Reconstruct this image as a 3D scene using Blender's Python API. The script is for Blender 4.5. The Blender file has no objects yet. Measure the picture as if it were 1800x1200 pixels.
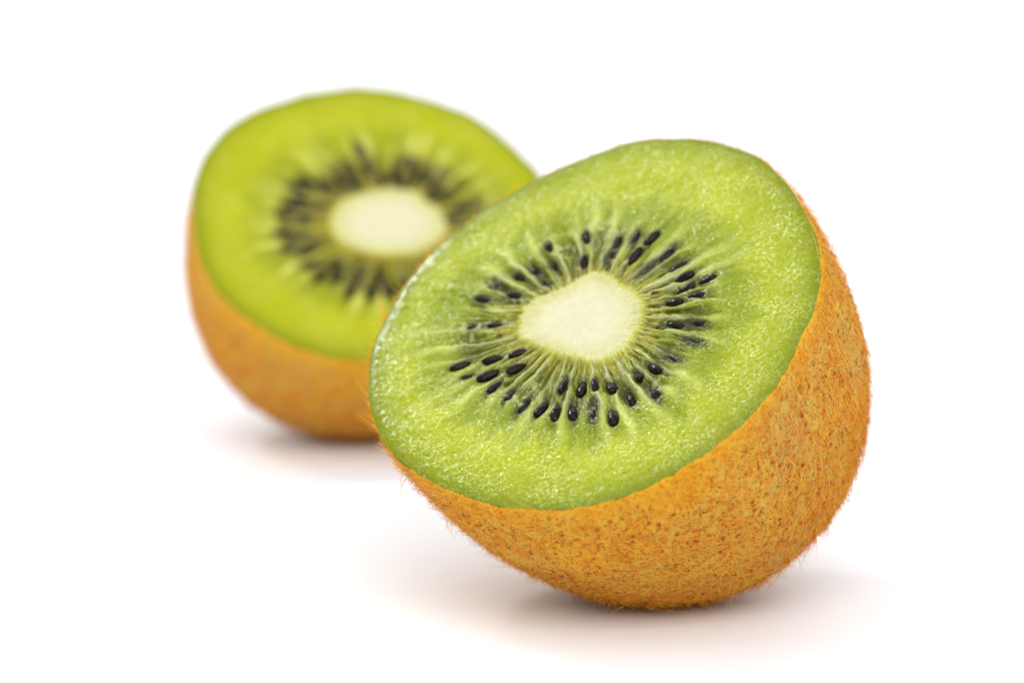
import bpy, math, random
import numpy as np
from mathutils import Matrix, Vector

sc = bpy.context.scene
col = sc.collection
sc.unit_settings.system = 'METRIC'
sc.unit_settings.scale_length = 0.01          # one unit is one centimetre
MM = 0.1                                      # millimetre in scene units

# ------------------------------------------------------------------ camera, world, lamps, exposure
PITCH, CAM_H = 0.142632, 68.0677
FOC = 5000.0                                  # focal length in photo pixels (1800 wide)
cd = bpy.data.cameras.new('camera')
cd.sensor_width = 36.0
cd.lens = FOC / 1800.0 * 36.0
cd.clip_start = 0.5
cd.clip_end = 2000
cam = bpy.data.objects.new('camera', cd)
col.objects.link(cam)
cam.location = (0, 0, CAM_H * MM)
cam.rotation_euler = (math.pi / 2 - PITCH, 0, 0)
cd.dof.use_dof = True
cd.dof.focus_distance = 28.0
cd.dof.aperture_fstop = 0.185
sc.camera = cam

w = bpy.data.worlds.new('World')
sc.world = w
w.use_nodes = True
bg = w.node_tree.nodes['Background']
bg.inputs[0].default_value = (0.97, 0.975, 1.0, 1)
bg.inputs[1].default_value = 0.66


def softbox(name, loc, target, size, power, color):
    d = bpy.data.lights.new(name, 'AREA')
    d.shape = 'RECTANGLE'
    d.size, d.size_y = size
    d.energy = power
    d.color = color
    o = bpy.data.objects.new(name, d)
    col.objects.link(o)
    o.location = loc
    o.rotation_euler = (Vector(target) - Vector(loc)).to_track_quat('-Z', 'Y').to_euler()
    return o


softbox('softbox_top_left', (-8, 18, 62), (0, 32, 0), (76, 42), 12000, (1.0, 0.99, 0.97))
softbox('softbox_back', (-8, 98, 56), (0, 32, 2), (100, 30), 3000, (1.0, 1.0, 1.0))
softbox('softbox_front', (6, -26, 50), (0, 31, 0), (90, 46), 41000, (1.0, 0.99, 0.97))
softbox('softbox_glint', (-45, 73, 61), (0, 30, 2), (15, 9), 12000, (1.0, 1.0, 1.0))
softbox('softbox_backdrop', (0, 78, 66), (0, 118, 14), (110, 20), 30000, (1.0, 1.0, 1.0))

sc.view_settings.view_transform = 'Standard'
sc.view_settings.look = 'None'
sc.view_settings.exposure = 0.0
sc.view_settings.gamma = 1.0
sc.view_settings.use_curve_mapping = False
sc.cycles.max_bounces = 10
sc.cycles.diffuse_bounces = 5
sc.cycles.transparent_max_bounces = 8
sc.cycles.use_denoising = True

# ------------------------------------------------------------------ helpers


def lin(r, g, b):
    c = np.array([r, g, b], float) / 255.0
    return np.where(c <= 0.04045, c / 12.92, ((c + 0.055) / 1.055) ** 2.4)


def _hash(ix, iy, iz, seed):
    h = (ix.astype(np.int64) * 374761393 + iy.astype(np.int64) * 668265263 + iz.astype(np.int64) * 2147483647 + seed * 1274126177) & 0xffffffff
    h = ((h ^ (h >> 13)) * 1274126177) & 0xffffffff
    h = ((h ^ (h >> 16)) * 2246822519) & 0xffffffff
    return ((h ^ (h >> 15)) & 0xffffff) / float(0xffffff)


def vnoise(x, y, z=None, seed=0):
    """value noise in 0..1, trilinear with smoothstep"""
    if z is None:
        z = np.zeros_like(x)
    x, y, z = np.broadcast_arrays(x, y, z)
    ix, iy, iz = np.floor(x), np.floor(y), np.floor(z)
    fx, fy, fz = x - ix, y - iy, z - iz
    fx, fy, fz = (t * t * (3 - 2 * t) for t in (fx, fy, fz))
    r = 0
    flat = not np.any(z)
    for dz in ((0,) if flat else (0, 1)):
        wz = 1 if flat else (fz if dz else 1 - fz)
        for dy in (0, 1):
            wy = fy if dy else 1 - fy
            for dx in (0, 1):
                wx = fx if dx else 1 - fx
                r = r + _hash(ix + dx, iy + dy, iz + dz, seed) * wx * wy * wz
    return r


def fbm(x, y, z=None, seed=0, oct=4, gain=0.5):
    a, s, t = 1.0, 0.0, 0.0
    for k in range(oct):
        f = 2.03 ** k
        s = s + a * vnoise(x * f, y * f, None if z is None else z * f, seed + 17 * k)
        t += a
        a *= gain
    return s / t


def sst(a, b, x):
    t = np.clip((x - a) / (b - a), 0, 1)
    return t * t * (3 - 2 * t)


def lerp(a, b, t):
    return a + (b - a) * t


def make_mesh(name, V, quads=None, tris=None, smooth=True):
    """V in millimetres"""
    me = bpy.data.meshes.new(name)
    V = np.ascontiguousarray(V, dtype=np.float32) * MM
    nq = 0 if quads is None else len(quads)
    nt = 0 if tris is None else len(tris)
    loops = np.concatenate([np.ravel(quads) if nq else np.zeros(0, int), np.ravel(tris) if nt else np.zeros(0, int)]).astype(np.int32)
    me.vertices.add(len(V))
    me.vertices.foreach_set('co', V.ravel())
    me.loops.add(len(loops))
    me.loops.foreach_set('vertex_index', loops)
    me.polygons.add(nq + nt)
    starts = np.concatenate([np.arange(nq) * 4, nq * 4 + np.arange(nt) * 3]).astype(np.int32)
    me.polygons.foreach_set('loop_start', starts)
    me.update(calc_edges=True)
    if smooth:
        me.polygons.foreach_set('use_smooth', np.ones(nq + nt, dtype=bool))
    me.validate()
    return me


def point_attr(me, name, data):
    data = np.asarray(data, dtype=np.float32)
    if data.ndim == 1:
        a = me.attributes.new(name, 'FLOAT', 'POINT')
        a.data.foreach_set('value', data)
    elif data.shape[1] == 2:
        a = me.attributes.new(name, 'FLOAT2', 'POINT')
        a.data.foreach_set('vector', data.ravel())
    else:
        a = me.attributes.new(name, 'FLOAT_COLOR', 'POINT')
        d4 = np.ones((len(data), 4), np.float32)
        d4[:, :3] = data
        a.data.foreach_set('color', d4.ravel())


def grid_quads(nr, nt, off=0):
    i, j = np.meshgrid(np.arange(nr - 1), np.arange(nt), indexing='ij')
    j2 = (j + 1) % nt
    return (off + np.stack([i * nt + j, (i + 1) * nt + j, (i + 1) * nt + j2, i * nt + j2], -1)).reshape(-1, 4)


def link(name, me, mat, parent=None, loc=None):
    o = bpy.data.objects.new(name, me)
    col.objects.link(o)
    if mat is not None and not me.materials:
        me.materials.append(mat)
    if parent is not None:
        o.parent = parent
        if loc is not None:
            o.location = loc
    return o


class NT:
    def __init__(self, name):
        self.m = bpy.data.materials.new(name)
        self.m.use_nodes = True
        self.t = self.m.node_tree
        self.bsdf = self.t.nodes['Principled BSDF']
        self.out = self.t.nodes['Material Output']

    def n(self, kind, **kw):
        nd = self.t.nodes.new(kind)
        for k, v in kw.items():
            setattr(nd, k, v)
        return nd

    def l(self, a, b):
        self.t.links.new(a, b)

    def val(self, sock, v):
        if hasattr(v, 'is_linked') or isinstance(v, bpy.types.NodeSocket):
            self.l(v, sock)
        else:
            sock.default_value = v

    def math(self, op, a, b=None, c=None, clamp=False):
        nd = self.n('ShaderNodeMath', operation=op, use_clamp=clamp)
        for i, v in enumerate((a, b, c)):
            if v is not None:
                self.val(nd.inputs[i], v)
        return nd.outputs[0]

    def mix(self, f, a, b, kind='RGBA', blend='MIX'):
        nd = self.n('ShaderNodeMix', data_type=kind)
        if kind == 'RGBA':
            nd.blend_type = blend
        ia, ib, oi = {'RGBA': (6, 7, 2), 'FLOAT': (2, 3, 0), 'VECTOR': (4, 5, 1)}[kind]
        self.val(nd.inputs[0], f)
        for s, v in ((nd.inputs[ia], a), (nd.inputs[ib], b)):
            if isinstance(v, (tuple, list, np.ndarray)) and kind == 'RGBA':
                v = tuple(v)[:3] + (1.0,)
            self.val(s, v)
        return nd.outputs[oi]

    def attr(self, name, out='Fac'):
        nd = self.n('ShaderNodeAttribute', attribute_name=name)
        return nd.outputs[out]

    def ramp(self, x, a, b, lo=0.0, hi=1.0):
        nd = self.n('ShaderNodeMapRange', interpolation_type='SMOOTHSTEP')
        self.val(nd.inputs[0], x)
        for i, v in zip((1, 2, 3, 4), (a, b, lo, hi)):
            nd.inputs[i].default_value = v
        return nd.outputs[0]

    def scaled(self, vec, s):
        nd = self.n('ShaderNodeMapping')
        self.l(vec, nd.inputs[0])
        nd.inputs['Scale'].default_value = s
        return nd.outputs[0]

    def noise(self, vec, scale, detail=3.0, rough=0.5, dist=0.0):
        nd = self.n('ShaderNodeTexNoise')
        self.l(vec, nd.inputs['Vector'])
        nd.inputs['Scale'].default_value = scale
        nd.inputs['Detail'].default_value = detail
        nd.inputs['Roughness'].default_value = rough
        nd.inputs['Distortion'].default_value = dist
        return nd.outputs[0]

    def voro(self, vec, scale, feature='F1', rnd=1.0):
        nd = self.n('ShaderNodeTexVoronoi', feature=feature)
        self.l(vec, nd.inputs['Vector'])
        nd.inputs['Scale'].default_value = scale
        nd.inputs['Randomness'].default_value = rnd
        return nd

    def bump(self, h, dist, strength=1.0, normal=None):
        nd = self.n('ShaderNodeBump')
        self.val(nd.inputs['Height'], h)
        nd.inputs['Distance'].default_value = dist
        self.val(nd.inputs['Strength'], strength)
        if normal is not None:
            self.l(normal, nd.inputs['Normal'])
        return nd.outputs[0]


# ------------------------------------------------------------------ materials
def flesh_material(name, wet, sss, spec=0.5):
    k = NT(name)
    b = k.bsdf
    obj = k.n('ShaderNodeTexCoord').outputs['Object']
    polar = k.attr('polar', 'Vector')
    stretch = k.attr('stretch')
    grain = k.attr('grain')
    colr = k.attr('albedo', 'Color')
    iso = k.noise(obj, 33, 2, 0.5, 0.4)            # units: 1/cm
    iso2 = k.noise(obj, 42, 1, 0.5)
    pol = k.noise(k.scaled(polar, (34, 8, 1)), 1.0, 3, 0.6, 0.6)
    h = k.mix(stretch, iso, pol, 'FLOAT')
    h = k.math('ADD', k.math('MULTIPLY', h, 0.8), k.math('MULTIPLY', iso2, 0.3))
    # pale cells in the pulp, plus wet glints painted into the colour
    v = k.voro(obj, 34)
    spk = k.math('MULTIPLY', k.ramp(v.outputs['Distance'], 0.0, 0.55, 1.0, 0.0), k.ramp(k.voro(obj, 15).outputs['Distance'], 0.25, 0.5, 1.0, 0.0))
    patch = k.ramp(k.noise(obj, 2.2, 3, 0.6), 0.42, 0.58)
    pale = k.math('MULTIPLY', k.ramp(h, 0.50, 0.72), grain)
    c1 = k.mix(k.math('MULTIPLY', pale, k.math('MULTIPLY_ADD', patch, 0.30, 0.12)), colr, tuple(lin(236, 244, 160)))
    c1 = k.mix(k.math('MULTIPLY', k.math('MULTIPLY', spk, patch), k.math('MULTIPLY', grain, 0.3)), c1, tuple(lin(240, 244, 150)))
    dark = k.math('MULTIPLY', k.ramp(h, 0.52, 0.36), grain)
    c2 = k.mix(k.math('MULTIPLY', dark, 0.22), c1, tuple(lin(175, 195, 60)), blend='MULTIPLY')
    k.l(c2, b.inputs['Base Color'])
    hh = k.math('ADD', k.math('MULTIPLY', h, k.math('MULTIPLY_ADD', stretch, 0.6, 0.35)), k.math('MULTIPLY', k.math('MULTIPLY', spk, patch), 0.85))
    st = k.math('MULTIPLY', grain, wet)
    nrm = k.bump(hh, 0.020, st)
    k.l(nrm, b.inputs['Normal'])
    rg = k.ramp(k.noise(obj, 5, 2), 0.35, 0.65, 0.06, 0.17)
    k.l(rg, b.inputs['Roughness'])
    b.inputs['IOR'].default_value = 1.36
    b.inputs['Specular IOR Level'].default_value = spec
    b.inputs['Subsurface Weight'].default_value = sss
    b.inputs['Subsurface Radius'].default_value = (1.0, 0.9, 0.35)
    b.inputs['Subsurface Scale'].default_value = 0.03
    return k.m


def core_material(name):
    k = NT(name)
    b = k.bsdf
    obj = k.n('ShaderNodeTexCoord').outputs['Object']
    colr = k.attr('albedo', 'Color')
    n1 = k.noise(obj, 60, 2, 0.6)
    n2 = k.noise(obj, 9, 3, 0.5)
    c = k.mix(k.ramp(n2, 0.35, 0.7, 0.0, 0.14), colr, tuple(lin(240, 232, 165)))
    k.l(c, b.inputs['Base Color'])
    k.l(k.bump(n1, 0.004, 0.6), b.inputs['Normal'])
    b.inputs['Roughness'].default_value = 0.4
    b.inputs['Specular IOR Level'].default_value = 0.4
    b.inputs['Subsurface Weight'].default_value = 0.4
    b.inputs['Subsurface Radius'].default_value = (1.0, 0.95, 0.6)
    b.inputs['Subsurface Scale'].default_value = 0.05
    return k.m


def skin_material(name):
    k = NT(name)
    b = k.bsdf
    obj = k.n('ShaderNodeTexCoord').outputs['Object']
    warp = k.n('ShaderNodeVectorMath', operation='ADD')
    nz = k.n('ShaderNodeTexNoise')
    k.l(obj, nz.inputs['Vector'])
    nz.inputs['Scale'].default_value = 20
    sub = k.n('ShaderNodeVectorMath', operation='SCALE')
    k.l(nz.outputs['Color'], sub.inputs[0])
    sub.inputs['Scale'].default_value = 0.05
    k.l(obj, warp.inputs[0])
    k.l(sub.outputs[0], warp.inputs[1])
    wv = warp.outputs[0]
    big = k.noise(obj, 1.3, 3, 0.5)
    mid = k.noise(obj, 9, 4, 0.6)
    fine = k.noise(obj, 55, 3, 0.7)
    c = k.mix(k.ramp(big, 0.35, 0.68), tuple(lin(228, 186, 74)), tuple(lin(240, 178, 40)))
    c = k.mix(k.ramp(k.noise(obj, 0.55, 3, 0.6), 0.48, 0.66, 0.0, 0.6), c, tuple(lin(198, 176, 112)))
    c = k.mix(k.ramp(mid, 0.42, 0.66, 0.0, 0.7), c, tuple(lin(232, 130, 14)))
    c = k.mix(k.ramp(fine, 0.44, 0.72, 0.0, 0.5), c, tuple(lin(146, 104, 26)))
    # rust brown papillae of two sizes
    v1 = k.voro(wv, 9.0)
    r1 = k.math('MULTIPLY', k.ramp(v1.outputs['Distance'], 0.10, 0.34, 1.0, 0.0), k.ramp(k.noise(obj, 4, 2), 0.38, 0.52))
    v2 = k.voro(wv, 24.0)
    r2 = k.math('MULTIPLY', k.ramp(v2.outputs['Distance'], 0.10, 0.34, 1.0, 0.0), 0.8)
    spot = k.math('MAXIMUM', r1, r2)
    c = k.mix(k.math('MULTIPLY', spot, 0.95), c, tuple(lin(188, 60, 4)))
    rim = k.attr('rim')
    c = k.mix(k.math('MULTIPLY', rim, 0.75), c, tuple(lin(244, 190, 30)))
    k.l(c, b.inputs['Base Color'])
    h = k.math('ADD', k.math('MULTIPLY', spot, 0.8), k.math('MULTIPLY', fine, 0.8))
    k.l(k.bump(h, 0.03, 1.0), b.inputs['Normal'])
    b.inputs['Roughness'].default_value = 0.75
    b.inputs['Specular IOR Level'].default_value = 0.12
    b.inputs['Sheen Weight'].default_value = 0.10
    b.inputs['Sheen Tint'].default_value = (1.0, 0.8, 0.55, 1)
    return k.m


def fuzz_material(name):
    k = NT(name)
    colr = k.attr('albedo', 'Color')
    k.l(colr, k.bsdf.inputs['Base Color'])
    k.bsdf.inputs['Roughness'].default_value = 0.45
    k.bsdf.inputs['Specular IOR Level'].default_value = 0.4
    tr = k.n('ShaderNodeBsdfTranslucent')
    k.l(colr, tr.inputs[0])
    mx = k.n('ShaderNodeMixShader')
    mx.inputs[0].default_value = 0.45
    k.l(k.bsdf.outputs[0], mx.inputs[1])
    k.l(tr.outputs[0], mx.inputs[2])
    k.l(mx.outputs[0], k.out.inputs[0])
    return k.m


def seed_material(name, c):
    k = NT(name)
    b = k.bsdf
    obj = k.n('ShaderNodeTexCoord').outputs['Object']
    n1 = k.noise(obj, 40, 3, 0.6)
    cc = k.mix(k.ramp(n1, 0.4, 0.7), tuple(lin(*c)), tuple(lin(c[0] + 26, c[1] + 10, c[2] + 6)))
    k.l(cc, b.inputs['Base Color'])
    v = k.voro(obj, 75)
    k.l(k.bump(v.outputs['Distance'], 0.005, 0.5), b.inputs['Normal'])
    b.inputs['Roughness'].default_value = 0.12
    b.inputs['Specular IOR Level'].default_value = 0.24
    b.inputs['IOR'].default_value = 1.4
    return k.m


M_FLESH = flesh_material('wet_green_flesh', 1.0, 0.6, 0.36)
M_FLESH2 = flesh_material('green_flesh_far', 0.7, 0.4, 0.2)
M_CORE = core_material('cream_core')
M_SKIN = skin_material('brown_papery_skin')
M_FUZZ = fuzz_material('golden_fuzz')
M_SEED = seed_material('black_seed_coat', (12, 6, 6))
M_SEED2 = seed_material('brown_seed_coat', (110, 50, 18))

k = NT('matte_white_sheet')
k.bsdf.inputs['Base Color'].default_value = (0.875, 0.885, 0.915, 1)
k.bsdf.inputs['Roughness'].default_value = 0.5
k.bsdf.inputs['Specular IOR Level'].default_value = 0.25
obj_ = k.n('ShaderNodeTexCoord').outputs['Object']
k.l(k.bump(k.noise(obj_, 30, 2), 0.002, 0.2), k.bsdf.inputs['Normal'])
M_SHEET = k.m

# ------------------------------------------------------------------ the white sweep: table sheet curving up behind
prof = [(-60.0, 0.0), (-20, 0), (20, 0), (60, 0), (85, 0)]
Rs = 40.0
for a in np.linspace(0, 90, 25)[1:]:
    prof.append((85 + Rs * math.sin(math.radians(a)), Rs - Rs * math.cos(math.radians(a))))
prof.append((125, 90))
V = [(x, y, z) for (y, z) in prof for x in (-150, 150)]
Q = [(2 * i, 2 * i + 1, 2 * i + 3, 2 * i + 2) for i in range(len(prof) - 1)]
me = make_mesh('white_sweep', np.array(V) / MM, quads=np.array(Q))
sw = link('table_surface', me, M_SHEET)
sw['kind'] = 'structure'

# ------------------------------------------------------------------ view geometry used to place things on the cut faces
CAMR = np.array([[1, 0, 0], [0, math.sin(PITCH), math.cos(PITCH)], [0, -math.cos(PITCH), math.sin(PITCH)]])
CPOS = np.array([0, 0, CAM_H])


def on_face(px, K):
    """photo pixels -> millimetres on the cut plane of half K"""
    px = np.atleast_2d(np.asarray(px, float))
    d = np.stack([(px[:, 0] - 900) / FOC, -(px[:, 1] - 600) / FOC, -np.ones(len(px))], -1) @ CAMR
    t = ((K['c'] - CPOS) @ K['B'][2]) / (d @ K['B'][2])
    return ((CPOS + d * t[:, None] - K['c']) @ K['B'].T)[:, :2]


def P(s):
    return np.array([tuple(map(float, p.split(','))) for p in s.split()])


def half(cx, cy, cz, tilt, az, a, b, phi, L, p, kx):
    n = np.array([math.cos(tilt) * math.sin(az), -math.cos(tilt) * math.cos(az), math.sin(tilt)])
    ex = np.cross([0, 0, 1.0], n)
    ex /= np.linalg.norm(ex)
    return dict(c=np.array([cx, cy, cz]), B=np.stack([ex, np.cross(n, ex), n]), a=a, b=b, phi=phi, L=L, p=p, kx=kx)


K1 = half(cx=8.15406, cy=286.74001, cz=29.53798, tilt=0.89406, az=-0.56012, a=24.05726, b=26.21120, phi=0.20205, L=29.94112, p=2.24875, kx=0.19006)
K2 = half(cx=-18.04318, cy=379.26654, cz=30.00513, tilt=0.83674, az=0.28071, a=25.57773, b=24.65264, phi=0.67253, L=30.20491, p=2.53114, kx=-0.03848)
RIM1 = P("1195,242 1245,246 1300,262 1330,273 1362,300 1385,325 1402,352 1420,385 1433,410 1439,440 1441,468 1439,500 1436,520 1426,555 1411,580 1402,602 1390,628 1373,658 1357,685 1330,712 1303,743 1273,768 1250,787 1217,808 1177,832 1150,847 1125,857 1100,868 1067,878 1033,887 1000,891 960,893 920,892 900,891 867,884 842,877 817,867 787,858 758,844 738,833 717,818 697,803 673,775 663,750 653,725 648,700 647,670 648,650 652,620 657,600 667,580 673,567 687,542 700,515 720,487 738,465 758,442 780,418 803,403 817,392 837,377 860,362 883,347 900,339 925,323 953,308 978,297 1007,286 1037,272 1067,262 1100,250 1140,244 1170,243")
CORE1 = P("1040,478 1068,486 1090,500 1112,512 1128,528 1132,545 1124,577 1110,602 1093,622 1063,636 1040,637 1015,630 990,625 963,613 940,605 922,597 908,588 916,560 927,537 950,523 980,512 1003,500 1022,487")
RIM2 = P("620,154 560,161 500,176 450,194 420,210 396,228 370,258 352,290 341,326 339,360 342,390 343,410 350,444 366,484 388,518 412,540 444,564 480,586 510,603 560,620 600,629 630,631 640,152 685,158 740,170 795,187 843,208 855,218 880,238 900,255 925,280 948,303")
CORE2 = P("579,399 590,370 608,351 650,340 700,335 735,340 757,360 788,388 780,415 750,435 700,447 640,442 602,430")


def periodic(th, r, q):
    o = np.argsort(th)
    th, r = th[o], r[o]
    return np.interp(q, np.concatenate([th - 2 * np.pi, th, th + 2 * np.pi]), np.tile(r, 3))


def smooth_ring(f, n):
    k_ = np.exp(-np.linspace(-2, 2, 2 * n + 1) ** 2)
    k_ /= k_.sum()
    g = np.concatenate([f[-n:], f, f[:n]])
    return np.convolve(g, k_, 'valid')


class Ring:
    """closed outline given as radius over angle round an origin"""
    def __init__(self, pts, origin, n, wiggle=0.0, seed=0):
        d = pts - origin
        self.q = np.linspace(0, 2 * np.pi, 721)[:-1]
        r = periodic(np.arctan2(d[:, 1], d[:, 0]) % (2 * np.pi), np.hypot(d[:, 0], d[:, 1]), self.q)
        r = smooth_ring(r, n)
        self.r = r

    def __call__(self, th):
        return periodic(self.q, self.r, th % (2 * np.pi))


def ellipse_points(K, th):
    x, y = K['a'] * np.cos(th), K['b'] * np.sin(th)
    c, s = math.cos(K['phi']), math.sin(K['phi'])
    return np.stack([c * x - s * y, s * x + c * y], -1)


def prepare(K, rim_px, core_px):
    rim = on_face(rim_px, K)
    core = on_face(core_px, K)
    # where the outline is hidden behind the other half, follow the fitted ellipse
    th = np.arctan2(rim[:, 1], rim[:, 0])
    e = ellipse_points(K, np.linspace(0, 2 * np.pi, 181)[:-1])
    te = np.arctan2(e[:, 1], e[:, 0])
    gap = np.abs((te[:, None] - th[None] + np.pi) % (2 * np.pi) - np.pi).min(1)
    rim = np.concatenate([rim, e[gap > 0.22]])
    K['rim0'] = Ring(rim, np.zeros(2), K.get('sm', 7))
    x = core
    A = 0.5 * np.sum(x[:, 0] * np.roll(x[:, 1], -1) - np.roll(x[:, 0], -1) * x[:, 1])
    f = x[:, 0] * np.roll(x[:, 1], -1) - np.roll(x[:, 0], -1) * x[:, 1]
    oc = np.array([np.sum((x[:, i] + np.roll(x[:, i], -1)) * f) / (6 * A) for i in (0, 1)])
    K['oc'] = oc
    K['core'] = Ring(core, oc, 24)
    q = np.linspace(0, 2 * np.pi, 721)[:-1]
    full = K['rim0'](q)[:, None] * np.stack([np.cos(q), np.sin(q)], -1)
    K['rimc'] = Ring(full, oc, 2)


def body_point(K, th, s, off=0.0):
    """point of the skin: angle th round the face origin, s = 0 at the rim .. 1 at the pole"""
    th, s = np.broadcast_arrays(th, s)
    # matching ellipse parameter
    tl = th - K['phi']
    re = K['a'] * K['b'] / np.hypot(K['b'] * np.cos(tl), K['a'] * np.sin(tl))
    ratio = K['rim0'](th) / re
    e = 2 / K['p']
    zs = np.sin(s * np.pi / 2) ** e
    rs = np.abs(np.cos(s * np.pi / 2)) ** e
    rr = re * rs * (1 + (ratio - 1) * np.exp(-2.2 * zs)) + off * rs
    x, y = rr * np.cos(th), rr * np.sin(th)
    x = x + math.cos(K['phi']) * K['kx'] * zs * K['L']
    y = y + math.sin(K['phi']) * K['kx'] * zs * K['L']
    return np.stack([x, y, -(K['L'] + off) * zs], -1)


# ------------------------------------------------------------------ the seeds' places, read off the photograph
SEEDS1 = [  # zoomed x, y, length, how far it stands out of the pulp
    (683, 150, 2.1, .9), (822, 172, 2.2, .9), (918, 160, 1.9, .55), (995, 158, 2.3, 1), (918, 245, 2.4, 1), (672, 270, 1.9, .75),
    (503, 200, 1.6, .8), (520, 285, 1.6, .5), (440, 315, 1.5, .4), (357, 342, 1.6, .75), (245, 375, 1.5, .3), (335, 430, 1.9, .5),
    (187, 450, 1.9, .55), (485, 368, 1.4, .5), (240, 568, 1.8, .7), (145, 582, 1.9, .25), (350, 705, 2.0, 1), (233, 737, 2.3, 1),
    (75, 762, 2.3, 1), (115, 820, 1.3, .7), (208, 812, 2.5, 1), (350, 787, 2.4, 1), (247, 877, 2.1, .6), (322, 920, 1.6, .45),
    (380, 965, 2.0, .5), (462, 968, 2.4, .75), (540, 1000, 2.2, .65), (577, 872, 2.5, .95), (657, 872, 2.4, .8), (727, 870, 2.0, .7),
    (798, 870, 2.3, .9), (615, 985, 2.4, .5), (720, 985, 2.3, .2), (808, 1020, 2.4, .8), (888, 915, 2.0, .55), (932, 820, 1.9, .8),
    (1008, 775, 2.1, .9), (1085, 728, 1.9, .4), (1062, 225, 2.4, .4), (1118, 278, 2.0, .75), (1150, 332, 2.2, .9), (1150, 383, 2.3, 1),
    (1262, 350, 2.0, .7), (1105, 470, 2.0, .7), (1212, 440, 2.0, .55), (1105, 582, 2.2, .4), (1210, 572, 1.9, .25), (1195, 658, 2.0, .3),
    (1010, 895, 2.2, .25), (970, 300, 1.9, .2), (800, 250, 1.9, .2)]
BROWN1 = [(1012, 418, 0.9, .8), (512, 402, 1.0, .7), (268, 622, 0.75, .9)]
SEEDS2 = [
    (905, 400, 2.0, .35), (940, 490, 2.7, .9), (815, 535, 2.4, .8), (655, 535, 2.3, .9), (632, 622, 2.3, 1), (718, 655, 2.0, .8),
    (548, 690, 2.1, .9), (640, 715, 2.1, 1), (535, 790, 2.1, .8), (565, 860, 2.0, .8), (1075, 510, 2.4, .8), (1150, 470, 2.2, .7),
    (1185, 520, 2.0, .9), (1280, 560, 2.3, .9), (1312, 605, 2.3, .9), (1395, 668, 2.4, .9), (1250, 618, 2.0, .6), (665, 940, 2.2, .9),
    (720, 1000, 2.2, .8), (788, 948, 2.1, .8), (800, 1005, 2.3, .8), (865, 1065, 2.7, .9), (960, 1070, 2.9, .9), (1050, 1060, 2.7, .9),
    (1140, 1040, 2.6, .8), (1230, 1000, 2.4, .8), (1320, 950, 2.3, .8), (1400, 890, 2.3, .8), (1450, 820, 2.3, .8), (1460, 740, 2.3, .8),
    (1345, 720, 2.0, .7), (1010, 545, 2.0, .6), (870, 500, 2.2, .7), (600, 570, 1.9, .5), (620, 800, 1.9, .6), (655, 860, 1.9, .5),
    (900, 1000, 2.2, .7), (1000, 1000, 2.2, .7), (740, 560, 1.9, .6), (1110, 560, 1.8, .5), (590, 650, 1.8, .6), (880, 560, 2.0, .5), (1230, 520, 1.9, .6)]


def seed_mesh(name, seed, n=14, m=16):
    rs = np.random.RandomState(seed)
    u = np.linspace(0, np.pi, n)
    th = np.linspace(0, 2 * np.pi, m + 1)[:-1]
    V = [[0.5, 0, 0]]
    wdt = 0.196 + 0.02 * rs.randn()
    for ui in u[1:-1]:
        x = 0.5 * math.cos(ui)
        r = wdt * math.sin(ui) ** 0.85 * (1 - 0.28 * x)
        for t in th:
            V.append([x, r * math.cos(t), 0.66 * r * math.sin(t)])
    V.append([-0.5, 0, 0])
    V = np.array(V)
    V[:, 1] += 0.05 * rs.randn() * (4 * V[:, 0] ** 2 - 1)
    nr = n - 2
    Q = grid_quads(nr, m, 1)
    T = [(0, 1 + j, 1 + (j + 1) % m) for j in range(m)]
    b0 = 1 + (nr - 1) * m
    T += [(len(V) - 1, b0 + (j + 1) % m, b0 + j) for j in range(m)]
    return make_mesh(name, V, quads=Q, tris=np.array(T))


SEED_MESHES = [seed_mesh('seed_%d' % i, i) for i in range(5)]
for m_ in SEED_MESHES:
    m_.materials.append(M_SEED)
BROWN_MESH = seed_mesh('seed_b', 9)
BROWN_MESH.materials.append(M_SEED2)

C = {k_: lin(*v_) for k_, v_ in dict(
    ray=(226, 234, 140), crust=(214, 226, 190),     core=(246, 242, 202), core_edge=(230, 230, 150), gold=(186, 172, 66), septum=(240, 246, 226), locule=(56, 66, 22),
    dark=(46, 52, 30), inner=(196, 198, 74), outer=(180, 192, 16), pale=(212, 220, 50), rim=(150, 162, 2), rim_deep=(122, 138, 0)).items()}


def locules(sth, rs):
    """angles of the pale walls between seed chambers, kept clear of the seeds"""
    s = np.sort(sth % (2 * np.pi))
    s = s[np.concatenate([[True], np.diff(s) > 0.07])]
    out = []
    for i in range(len(s)):
        a, b_ = s[i], s[(i + 1) % len(s)] + (2 * np.pi if i == len(s) - 1 else 0)
        g = b_ - a
        n = max(1, int(round(g / 0.17)))
        for j in range(n):
            out.append(a + g * (j + 0.5 + 0.12 * rs.randn()) / n)
    return np.array(out) % (2 * np.pi)


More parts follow.
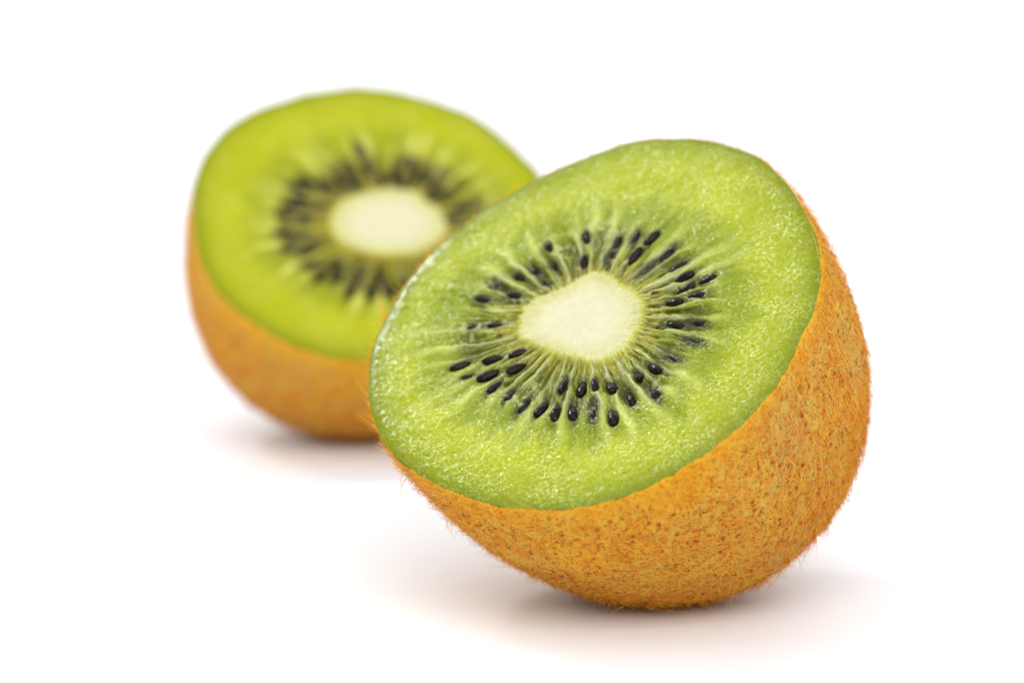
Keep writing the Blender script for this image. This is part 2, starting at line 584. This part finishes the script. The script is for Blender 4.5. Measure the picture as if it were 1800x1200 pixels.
def build_half(K, seeds, browns, nr, nt, seed, style, hairs, label):
    rs = np.random.RandomState(seed)
    B, c = K['B'], K['c']
    oc = K['oc']
    # base of the thing: its lowest point, on the table
    tt, ss = np.meshgrid(np.linspace(0, 2 * np.pi, 145), np.linspace(0, 1, 81))
    for _ in range(8):                               # the length of the fruit is what lets it touch the sheet
        bw = body_point(K, tt, ss).reshape(-1, 3) @ B + c
        low = bw[bw[:, 2].argmin()]
        K['L'] += 1.1 * (low[2] + 0.08)
    base = np.array([low[0], low[1], 0.0])
    root = bpy.data.objects.new('kiwi_half', None)
    col.objects.link(root)
    root.empty_display_size = 0.5
    root.location = Vector(base * MM)
    root.rotation_euler = Matrix(B.T.tolist()).to_euler()
    root['label'] = label
    root['category'] = 'kiwi fruit'
    root['group'] = 'two halves of a cut kiwi'
    dz = -0.08 - low[2]                                     # rest exactly on the sheet
    loc = Vector(tuple(B @ ((c + np.array([0, 0, dz])) - base) * MM))

    # ---- seeds: positions in the plane of the cut
    sp = on_face(np.array([s_[:2] for s_ in seeds]), K)
    bp = on_face(np.array([s_[:2] for s_ in browns]), K) if browns else np.zeros((0, 2))
    sd = sp - oc
    sth = np.arctan2(sd[:, 1], sd[:, 0])
    sang = sth + rs.randn(len(sp)) * 0.10

    # ---- flesh: polar sheet from the core outline to the rim
    th = np.linspace(0, 2 * np.pi, nt + 1)[:-1]
    t = np.linspace(0, 1, nr)
    TH, T = np.meshgrid(th, t)
    rc = K['core'](th) * 0.965
    jag = (fbm(th * 26, th * 0, seed=seed + 5, oct=3) - 0.5) * 1.3
    jag[-8:] = lerp(jag[-8:], jag[0], np.linspace(0, 1, 8))
    rc_j = rc + jag * 0.6
    rr = K['rimc'](th) + 0.02
    RAD = rc_j + T * (rr - rc_j)
    X = oc[0] + RAD * np.cos(TH)
    Y = oc[1] + RAD * np.sin(TH)
    edge = rr[None] - RAD                            # mm to the skin
    core_d = RAD - rc[None]                          # mm out of the core
    # walls between the seed chambers
    wobble = (fbm(X * 0.35, Y * 0.35, seed=seed + 1, oct=2) - 0.5) * 0.07 + (fbm(X * 1.6, Y * 1.6, seed=seed + 2, oct=2) - 0.5) * 0.02
    THW = (TH + wobble * sst(0.0, 3.0, core_d)) % (2 * np.pi)
    walls = locules(sth, rs)
    wl = rs.uniform(6.0, 11.0, len(walls))
    ww = rs.uniform(0.09, 0.19, len(walls))
    wa = rs.uniform(0.55, 1.0, len(walls))
    sept = np.zeros_like(TH)
    for a_, l_, w_, s_ in zip(walls, wl, ww, wa):
        d = np.abs((THW - a_ + np.pi) % (2 * np.pi) - np.pi) * RAD
        wv = w_ * (1 + 0.10 * core_d)
        sept = np.maximum(sept, s_ * np.exp(-(d / wv) ** 2) * (1 - sst(l_ * 0.55, l_ * 1.1, core_d)))
    rayf = np.zeros_like(TH)
    for a_, l_, w_, s_ in zip(walls, wl, ww, wa):
        d = np.abs((THW - a_ + np.pi) % (2 * np.pi) - np.pi) * RAD
        rayf = np.maximum(rayf, s_ * np.exp(-(d / (0.22 + 0.045 * core_d)) ** 2) * (1 - sst(l_ * 0.95, l_ * 1.5, core_d)))
    # stretched streak noise (wraps round because it is sampled on the unit circle)
    st1 = fbm(np.cos(THW) * 17, np.sin(THW) * 17, core_d * 0.16, seed=seed + 11, oct=3)
    st2 = fbm(np.cos(THW) * 42, np.sin(THW) * 42, core_d * 0.42, seed=seed + 12, oct=3)
    st0 = fbm(np.cos(THW) * 8.5, np.sin(THW) * 8.5, core_d * 0.10, seed=seed + 10, oct=3)
    lump = fbm(X * 1.5, Y * 1.5, seed=seed + 13, oct=4)
    big = fbm(X * 0.16, Y * 0.16, seed=seed + 14, oct=3)
    ring = sst(-0.1, 0.9, core_d) * (1 - sst(5.2, 8.4, core_d + 2.4 * (st1 - 0.5)))     # seed-bearing zone
    long_ray = sst(2.0, 4.5, core_d) * (1 - sst(9.5, 13.5, core_d + 4 * (st1 - 0.5))) * style['ray']

    # ---- colour: pulp, chambers, walls
    def mixc(A_, B_, f):
        return A_ + (B_ - A_) * f[..., None]
    C = dict(globals()['C'], **style.get('cols', {}))
    one = np.ones_like(TH)[..., None]
    colr = C['outer'] * one
    colr = mixc(colr, C['pale'], (0.35 * sst(0.42, 0.66, big) + 0.38 * sst(6.0, 8.5, core_d)) * sst(1.5, 6.0, edge) * style.get('blotch', 1.0))
    colr = mixc(colr, C['outer'] * np.array([0.62, 0.70, 0.5]), 0.85 * long_ray)
    colr = mixc(colr, C['ray'], np.clip(rayf * (1.15 + 1.6 * (st2 - 0.45)), 0, 1) * np.clip(long_ray * 1.3, 0, 1))
    colr = mixc(colr, C['outer'] * 0.80, sst(0.50, 0.38, st0) * 0.5 * long_ray)
    colr = mixc(colr, C['locule'], np.clip(ring * sst(0.64, 0.46, st1 * 0.5 + st2 * 0.5) * style['ring'], 0, 1))
    colr = mixc(colr, C['inner'], ring * 0.45 * (1 - style['ring'] * 0.5))
    gold = sst(-0.2, 0.2, core_d) * (1 - sst(1.6, 3.6, core_d)) * style['gold']
    colr = mixc(colr, C['gold'], gold * sst(0.35, 0.55, st2) * 0.8)
    # translucent chambers show the dark seeds beneath
    dark = np.zeros_like(TH)
    for (x0, y0), a_, s_ in zip(sp, sang, seeds):
        near = np.abs((TH - math.atan2(y0 - oc[1], x0 - oc[0]) + np.pi) % (2 * np.pi) - np.pi) < 0.5
        dx, dy = X[near] - x0, Y[near] - y0
        u = dx * math.cos(a_) + dy * math.sin(a_)
        v = -dx * math.sin(a_) + dy * math.cos(a_)
        buried = 1 - s_[3]
        g = np.exp(-(u / (0.75 * s_[2] + 0.5 * buried)) ** 2 - (v / (0.60 + 0.12 * s_[2] * buried)) ** 2)
        dark[near] = np.maximum(dark[near], g * (0.55 + 0.45 * buried))
    dark *= style['dark']
    colr = mixc(colr, C['locule'], np.clip(dark * 1.5, 0, 1) * 0.7)
    colr = mixc(colr, C['dark'], sst(0.25, 0.95, dark + 0.35 * (st2 - 0.5)) * 0.9)
    colr = mixc(colr, C['septum'], sept * (0.9 - 0.55 * dark) * sst(0.0, 1.2, core_d) * style['wall'])
    colr = mixc(colr, C['core_edge'], (1 - sst(-0.2, 0.9, core_d + 1.6 * (st2 - 0.5))) * 0.95)
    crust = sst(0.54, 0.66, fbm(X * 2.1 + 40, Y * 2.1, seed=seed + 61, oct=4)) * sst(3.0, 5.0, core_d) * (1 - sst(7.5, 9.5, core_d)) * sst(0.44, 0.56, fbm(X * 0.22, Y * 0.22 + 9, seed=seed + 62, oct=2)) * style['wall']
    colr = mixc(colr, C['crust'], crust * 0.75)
    colr = mixc(colr, C['rim'], (1 - sst(0.2, 3.0, edge + 1.2 * (lump - 0.5))) * 0.75)
    colr = mixc(colr, C['rim_deep'], (1 - sst(0.0, 1.2, edge)) * 0.55)
    colr *= style['tint']

    # ---- relief in millimetres
    Z = 0.20 * (sept - 0.25) * sst(0.0, 1.2, core_d)
    Z += -0.30 * ring * sst(0.58, 0.40, st1)
    Z += 0.5 * (st2 - 0.5) * ring * sst(0, .6, core_d)
    Z += (0.14 * (rayf - 0.3) + 0.6 * (st1 - 0.5)) * long_ray
    Z += 0.10 * crust
    Z += 0.22 * (lump - 0.5) * sst(0.2, 1.5, edge)
    Z += 0.9 * (big - 0.5) * sst(0.2, 4.0, edge)
    Z += -0.12 * (1 - sst(0.0, 1.4, edge))
    Z += 0.13 * (fbm(X * 2.6, Y * 2.6, seed=seed + 15, oct=2) - 0.5) * sst(0.3, 2.0, edge)
    Z += 0.10 * (1 - sst(0.0, 1.0, core_d))
    zs_at = []
    for (x0, y0), a_, s_ in zip(sp, sang, seeds):
        near = np.abs((TH - math.atan2(y0 - oc[1], x0 - oc[0]) + np.pi) % (2 * np.pi) - np.pi) < 0.4
        dx, dy = X[near] - x0, Y[near] - y0
        u = dx * math.cos(a_) + dy * math.sin(a_)
        v = -dx * math.sin(a_) + dy * math.cos(a_)
        q = np.hypot(u / (0.60 * s_[2]), v / (0.32 * s_[2]))
        zn = Z[near]
        k0 = int(np.argmin(dx * dx + dy * dy)) if len(dx) else 0
        z0 = float(zn[k0])
        zs_at.append(z0)
        e_ = s_[3]
        pocket = z0 - 0.30 * e_ * (1 - sst(0.6, 1.1, q)) + 0.10 * np.exp(-((q - 1.25) / 0.22) ** 2) + 0.16 * (1 - e_) * np.exp(-q * q)
        Z[near] = lerp(zn, pocket + 0.4 * (zn - z0), 1 - sst(0.9, 1.7, q))
    zr = Z[0].copy()
    grain = (0.35 + 0.65 * sst(0.2, 2.2, edge)) * (0.55 + 0.45 * sst(0.0, 1.0, core_d)) * style['grain']
    grain = grain * (1 - 0.45 * np.clip(long_ray, 0, 1))
    stretch = 1 - sst(5.0, 10.0, core_d)

    top = np.stack([X, Y, Z], -1)
    # plunge at the core side and down inside the skin, closing the body
    pit_r = rc_j - 0.25
    pit = [np.stack([oc[0] + pr * np.cos(th), oc[1] + pr * np.sin(th), zz * np.ones(nt)], -1)
           for pr, zz in ((pit_r * 0.25, -6.0), (pit_r * 0.7, -6.0), (pit_r - 0.1, -4.0), (pit_r, -0.6))]
    ac = np.arctan2(Y[-1], X[-1])
    wallr = [body_point(K, ac, sv, -0.3) for sv in (0.03, 0.08, 0.15, 0.25, 0.4, 0.55, 0.7, 0.85, 0.97)]
    rings = np.concatenate([np.array(pit), top, np.array(wallr)])
    R_ = len(rings)
    V = rings.reshape(-1, 3)
    V = np.concatenate([V, [[oc[0], oc[1], -6.0]], [wallr[-1].mean(0)]])
    Q = grid_quads(R_, nt)
    j = np.arange(nt)
    Tt = np.concatenate([np.stack([np.full(nt, len(V) - 2), j, (j + 1) % nt], -1),
                         np.stack([np.full(nt, len(V) - 1), (R_ - 1) * nt + (j + 1) % nt, (R_ - 1) * nt + j], -1)])
    me = make_mesh('flesh', V, quads=Q, tris=Tt)

    def full(a, fill):
        a = np.asarray(a)
        ex = a.shape[2:]
        pre = np.broadcast_to(a[0], (len(pit),) + a[0].shape)
        post = np.broadcast_to(a[-1], (len(wallr),) + a[-1].shape)
        return np.concatenate([np.concatenate([pre, a, post]).reshape((-1,) + ex), np.broadcast_to(fill, (2,) + ex)])
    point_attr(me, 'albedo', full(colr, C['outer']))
    point_attr(me, 'grain', full(grain, 0.0))
    point_attr(me, 'stretch', full(stretch, 0.0))
    # polar coordinates in centimetres; folded so that they meet round the ring
    tri = np.abs(((TH / np.pi) % 2) - 1) * np.pi * 1.0
    pol = np.stack([tri, RAD * MM + (TH > np.pi) * 7.3], -1)
    point_attr(me, 'polar', full(np.concatenate([pol, 0 * pol[..., :1]], -1), np.zeros(3)))
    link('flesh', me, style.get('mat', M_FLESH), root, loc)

    # ---- core: a plug standing in the pit
    cr = np.concatenate([np.linspace(0.04, 0.9, 34), np.linspace(0.92, 1.0, 10)])
    step = max(1, nt // 700)
    thc, rcc, zrc = th[::step], rc_j[::step], zr[::step]
    CR, CT = np.meshgrid(cr, thc, indexing='ij')
    rad = CR * (rcc[None] - 0.03)
    Xc, Yc = oc[0] + rad * np.cos(CT), oc[1] + rad * np.sin(CT)
    n1 = fbm(Xc * 1.2, Yc * 1.2, seed=seed + 31, oct=4)
    zc = 0.15 * (1 - CR ** 4) + 0.07 * (n1 - 0.5) * (1 - CR ** 8)
    zc = zc + zrc[None] * sst(0.80, 1.0, CR)
    topc = np.stack([Xc, Yc, zc], -1)
    low_r = [np.stack([oc[0] + (rcc - o_) * np.cos(thc), oc[1] + (rcc - o_) * np.sin(thc), z_ * np.ones(len(thc))], -1) for o_, z_ in ((0.35, -0.6), (0.5, -3.6))]
    rg = np.concatenate([topc, np.array(low_r)])
    V = np.concatenate([rg.reshape(-1, 3), [[oc[0], oc[1], topc[0, :, 2].mean()]], [[oc[0], oc[1], -3.7]]])
    m2 = len(thc)
    j = np.arange(m2)
    Tt = np.concatenate([np.stack([np.full(m2, len(V) - 2), j, (j + 1) % m2], -1),
                         np.stack([np.full(m2, len(V) - 1), (len(rg) - 1) * m2 + (j + 1) % m2, (len(rg) - 1) * m2 + j], -1)])
    me = make_mesh('core', V, quads=grid_quads(len(rg), m2), tris=Tt)
    stc = fbm(np.cos(CT) * 30, np.sin(CT) * 30, rad * 0.5, seed=seed + 12, oct=3)
    f_ = sst(0.50, 1.02, CR + 0.16 * (stc - 0.5) * CR)
    cc = C['core'] + (C['core_edge'] - C['core']) * f_[..., None]
    cc = cc * style['core_tint']
    cc = np.concatenate([cc, np.broadcast_to(C['core_edge'], (2,) + cc.shape[1:])]).reshape(-1, 3)
    point_attr(me, 'albedo', np.concatenate([cc, [cc[0]], [C['core_edge']]]))
    link('core', me, M_CORE, root, loc)

    # ---- skin: thin shell with its own cut edge
    ns = style['skin'][0]
    ntk = style['skin'][1]
    ths = np.linspace(0, 2 * np.pi, ntk + 1)[:-1]
    s1 = np.concatenate([[0.0, 0.004, 0.01, 0.018], np.linspace(0.03, 0.992, ns)])
    S_, TS = np.meshgrid(s1, ths, indexing='ij')
    base_p = body_point(K, TS, S_, 0.22)
    nn = fbm(base_p[..., 0] * 0.9 + 50, base_p[..., 1] * 0.9 + 50, base_p[..., 2] * 0.9 + 50, seed=seed + 41, oct=3)
    nb = fbm(base_p[..., 0] * 0.12 + 9, base_p[..., 1] * 0.12 + 9, base_p[..., 2] * 0.12 + 9, seed=seed + 42, oct=2)
    off = 0.10 + 0.30 * (nn - 0.5) * sst(0.0, 0.05, S_) + 0.9 * (nb - 0.5) * sst(0.0, 0.2, S_)
    out = body_point(K, TS, S_, 0.0)
    ctr = np.array([0, 0, -0.35 * K['L']])
    rd = out - ctr
    rd /= np.linalg.norm(rd, axis=-1, keepdims=True)
    fine_ = fbm(base_p[..., 0] * 2.4 + 50, base_p[..., 1] * 2.4 + 50, base_p[..., 2] * 2.4 + 50, seed=seed + 44, oct=2)
    off = off + 0.32 * (fine_ - 0.5) * sst(0.0, 0.04, S_)
    out = out + rd * off[..., None]
    lipn = fbm(np.cos(ths) * 22, np.sin(ths) * 22, seed=seed + 43, oct=4)
    lip = 0.02 + 0.45 * (lipn - 0.5)
    out[:, :, 2] += (lip[None] - 0.25) * np.exp(-S_ / 0.012)
    inn = body_point(K, ths, 0.0, 0.0)
    inn[:, 2] += lip - 0.28
    inn2 = body_point(K, ths, 0.03, -0.05)
    rg = np.concatenate([inn2[None], inn[None], out])
    V = np.concatenate([rg.reshape(-1, 3), [rg[-1].mean(0)]])
    j = np.arange(ntk)
    Tt = np.stack([np.full(ntk, len(V) - 1), (len(rg) - 1) * ntk + (j + 1) % ntk, (len(rg) - 1) * ntk + j], -1)
    me = make_mesh('skin', V, quads=grid_quads(len(rg), ntk), tris=Tt)
    rimv = np.exp(-np.maximum(S_, 0) / 0.035)
    rimv = np.concatenate([np.ones((2, ntk)), rimv]).reshape(-1)
    point_attr(me, 'rim', np.concatenate([rimv, [0.0]]))
    link('skin', me, M_SKIN, root, loc)

    # ---- fuzz: bent three-sided hairs rooted on the skin, thousands of them
    def hair_set(n, lmin, lmax, rad_, lift, smin, smax, tones, curl, seed_):
        r2 = np.random.RandomState(seed_)
        s = r2.uniform(smin, smax, n)
        keep = r2.rand(n) < (np.cos(s * np.pi / 2) * 0.9 + 0.1)
        s = s[keep]
        n = len(s)
        a = r2.uniform(0, 2 * np.pi, n)
        # gather into small tufts
        p = body_point(K, a, s, 0.2)
        e1 = body_point(K, a + 0.004, s, 0.2) - p
        e2 = body_point(K, a, np.minimum(s + 0.004, 1), 0.2) - p
        e1 /= np.linalg.norm(e1, axis=1, keepdims=True)
        nrm = np.cross(e1, e2)
        nrm /= np.linalg.norm(nrm, axis=1, keepdims=True)
        flip = np.sum(nrm * (p - ctr), 1) < 0
        nrm[flip] *= -1
        e2 = np.cross(nrm, e1)
        flow = fbm(p[:, 0] * 0.12 + 7, p[:, 1] * 0.12 + 7, p[:, 2] * 0.12 + 7, seed=seed + 51, oct=2) * 9 + r2.randn(n) * 1.0
        tang = e1 * np.cos(flow)[:, None] + e2 * np.sin(flow)[:, None]
        tuft = fbm(p[:, 0] * 1.1 + 3, p[:, 1] * 1.1 + 3, p[:, 2] * 1.1 + 3, seed=seed + 52, oct=2)
        ln = r2.uniform(lmin, lmax, n) * np.clip(0.35 + 2.4 * (tuft - 0.28), 0.3, 1.7)
        up = np.clip(lift + 0.25 * r2.randn(n), 0.05, 1.3)
        d0 = tang + nrm * up[:, None]
        d0 /= np.linalg.norm(d0, axis=1, keepdims=True)
        side = np.cross(nrm, tang)
        bend = (side * (r2.randn(n) * curl)[:, None] - nrm * (up * 0.35)[:, None] + nrm * (0.25 * r2.randn(n))[:, None])
        P0 = p - nrm * 0.05
        K_ = 4
        fr = np.linspace(0, 1, K_)
        pts = P0[:, None] + (d0[:, None] * fr[None, :, None] + 0.5 * bend[:, None] * (fr ** 2)[None, :, None]) * ln[:, None, None]
        rw = rad_ * (1 - 0.75 * fr)[None] * r2.uniform(0.7, 1.3, n)[:, None]
        dirn = np.gradient(pts, axis=1)
        dirn /= np.linalg.norm(dirn, axis=2, keepdims=True) + 1e-9
        u_ = np.cross(dirn, nrm[:, None] + 0.01)
        u_ /= np.linalg.norm(u_, axis=2, keepdims=True) + 1e-9
        v_ = np.cross(dirn, u_)
        ang = np.array([0, 2 * np.pi / 3, 4 * np.pi / 3])
        ringp = pts[:, :, None] + rw[:, :, None, None] * (u_[:, :, None] * np.cos(ang)[None, None, :, None] + v_[:, :, None] * np.sin(ang)[None, None, :, None])
        Vh = ringp.reshape(-1, 3)
        kk, jj = np.meshgrid(np.arange(K_ - 1), np.arange(3), indexing='ij')
        q0 = np.stack([kk * 3 + jj, kk * 3 + (jj + 1) % 3, (kk + 1) * 3 + (jj + 1) % 3, (kk + 1) * 3 + jj], -1).reshape(-1, 4)
        Qh = (q0[None] + (np.arange(n) * K_ * 3)[:, None, None]).reshape(-1, 4)
        mixv = np.clip(r2.rand(n) * 0.9 + 0.5 * (tuft - 0.35), 0, 1)[:, None]
        ct = tones[0] + (tones[1] - tones[0]) * mixv
        return Vh, Qh, np.repeat(ct, K_ * 3, axis=0)

    Vs, Qs, Cs = [], [], []
    o_ = 0
    for i_, h_ in enumerate(hairs):
        a1, b1, c1 = hair_set(*h_, seed * 7 + i_)
        Vs.append(a1)
        Qs.append(b1 + o_)
        Cs.append(c1)
        o_ += len(a1)
    me = make_mesh('fuzz', np.concatenate(Vs), quads=np.concatenate(Qs))
    point_attr(me, 'albedo', np.concatenate(Cs))
    fz = link('fuzz', me, M_FUZZ, root, loc)
    fz['kind'] = 'stuff'

    # ---- seeds, each a part of its own
    def put(x0, y0, z0, a_, ln, e_, me_):
        o = link('seed', me_, None, root)
        o.location = loc + Vector((x0, y0, z0 - 0.30 * (1 - e_) * 0.9 - 0.02 * e_)) * MM
        o.rotation_euler = (0.25 * rs.randn(), (0.10 + 0.10 * rs.randn()), a_)
        w_ = 0.92 + 0.12 * rs.rand()
        o.scale = (ln, ln * w_, ln * w_)
        return o
    for i_, ((x0, y0), a_, s_) in enumerate(zip(sp, sang, seeds)):
        put(x0, y0, zs_at[i_], a_ + np.pi, s_[2], s_[3], SEED_MESHES[i_ % len(SEED_MESHES)])
    for (x0, y0), s_ in zip(bp, browns):
        o = put(x0, y0, 0.05, math.atan2(y0 - oc[1], x0 - oc[0]), s_[2], s_[3], BROWN_MESH)
        o['label'] = 'small undeveloped rust brown seed'
    return root


prepare(K1, RIM1, CORE1)
K2['sm'] = 20
K2['c'][2] += 0.35
prepare(K2, RIM2, CORE2)
S1 = [(780 + x / 2.728, 360 + y / 2.728, l_, e_) for x, y, l_, e_ in SEEDS1]
B1 = [(780 + x / 2.728, 360 + y / 2.728, l_, e_) for x, y, l_, e_ in BROWN1]
S2 = [(300 + x / 2.727, 120 + y / 2.727, l_, e_) for x, y, l_, e_ in SEEDS2]

ORANGE = (lin(255, 176, 20), lin(255, 222, 88))
RUST = (lin(190, 66, 2), lin(240, 140, 20))
build_half(K1, S1, B1, 230, 1400, 3,
           dict(ray=1.0, ring=1.0, gold=1.0, dark=1.35, wall=1.0, grain=1.0, tint=np.array([0.635, 0.645, 0.36]), core_tint=0.62, skin=(260, 800)),
           [(15000, 0.4, 1.0, 0.032, 0.6, 0.0, 1.0, RUST, 0.7),
            (22000, 0.6, 1.3, 0.036, 0.65, 0.0, 1.0, ORANGE, 1.1),
            (90, 1.1, 2.0, 0.032, 1.3, 0.0, 0.01, ORANGE, 0.8),
            (1500, 0.6, 1.3, 0.030, 0.75, 0.0, 0.03, ORANGE, 1.0),
            (3000, 1.3, 2.3, 0.048, 0.45, 0.0, 0.85, ORANGE, 1.6)],
           'sharp front kiwi half in focus at right, with sharp black seeds and fuzzy rim showing')
build_half(K2, S2, [], 120, 700, 8,
           dict(mat=M_FLESH2, ray=0.8, ring=1.5, gold=0.8, dark=2.0, wall=0.45, blotch=0.5, grain=0.5, cols=dict(locule=lin(84, 76, 22), dark=lin(44, 32, 12), gold=lin(170, 150, 48), ray=lin(226, 232, 150)), tint=np.array([0.78, 0.735, 0.32]), core_tint=0.68, skin=(80, 260)),
           [(12000, 0.5, 1.1, 0.032, 0.45, 0.0, 1.0, RUST, 0.5),
            (8000, 0.8, 1.7, 0.03, 0.40, 0.0, 1.0, ORANGE, 0.8)],
           'blurred kiwi half standing behind at left, partly hidden by the sharp half')
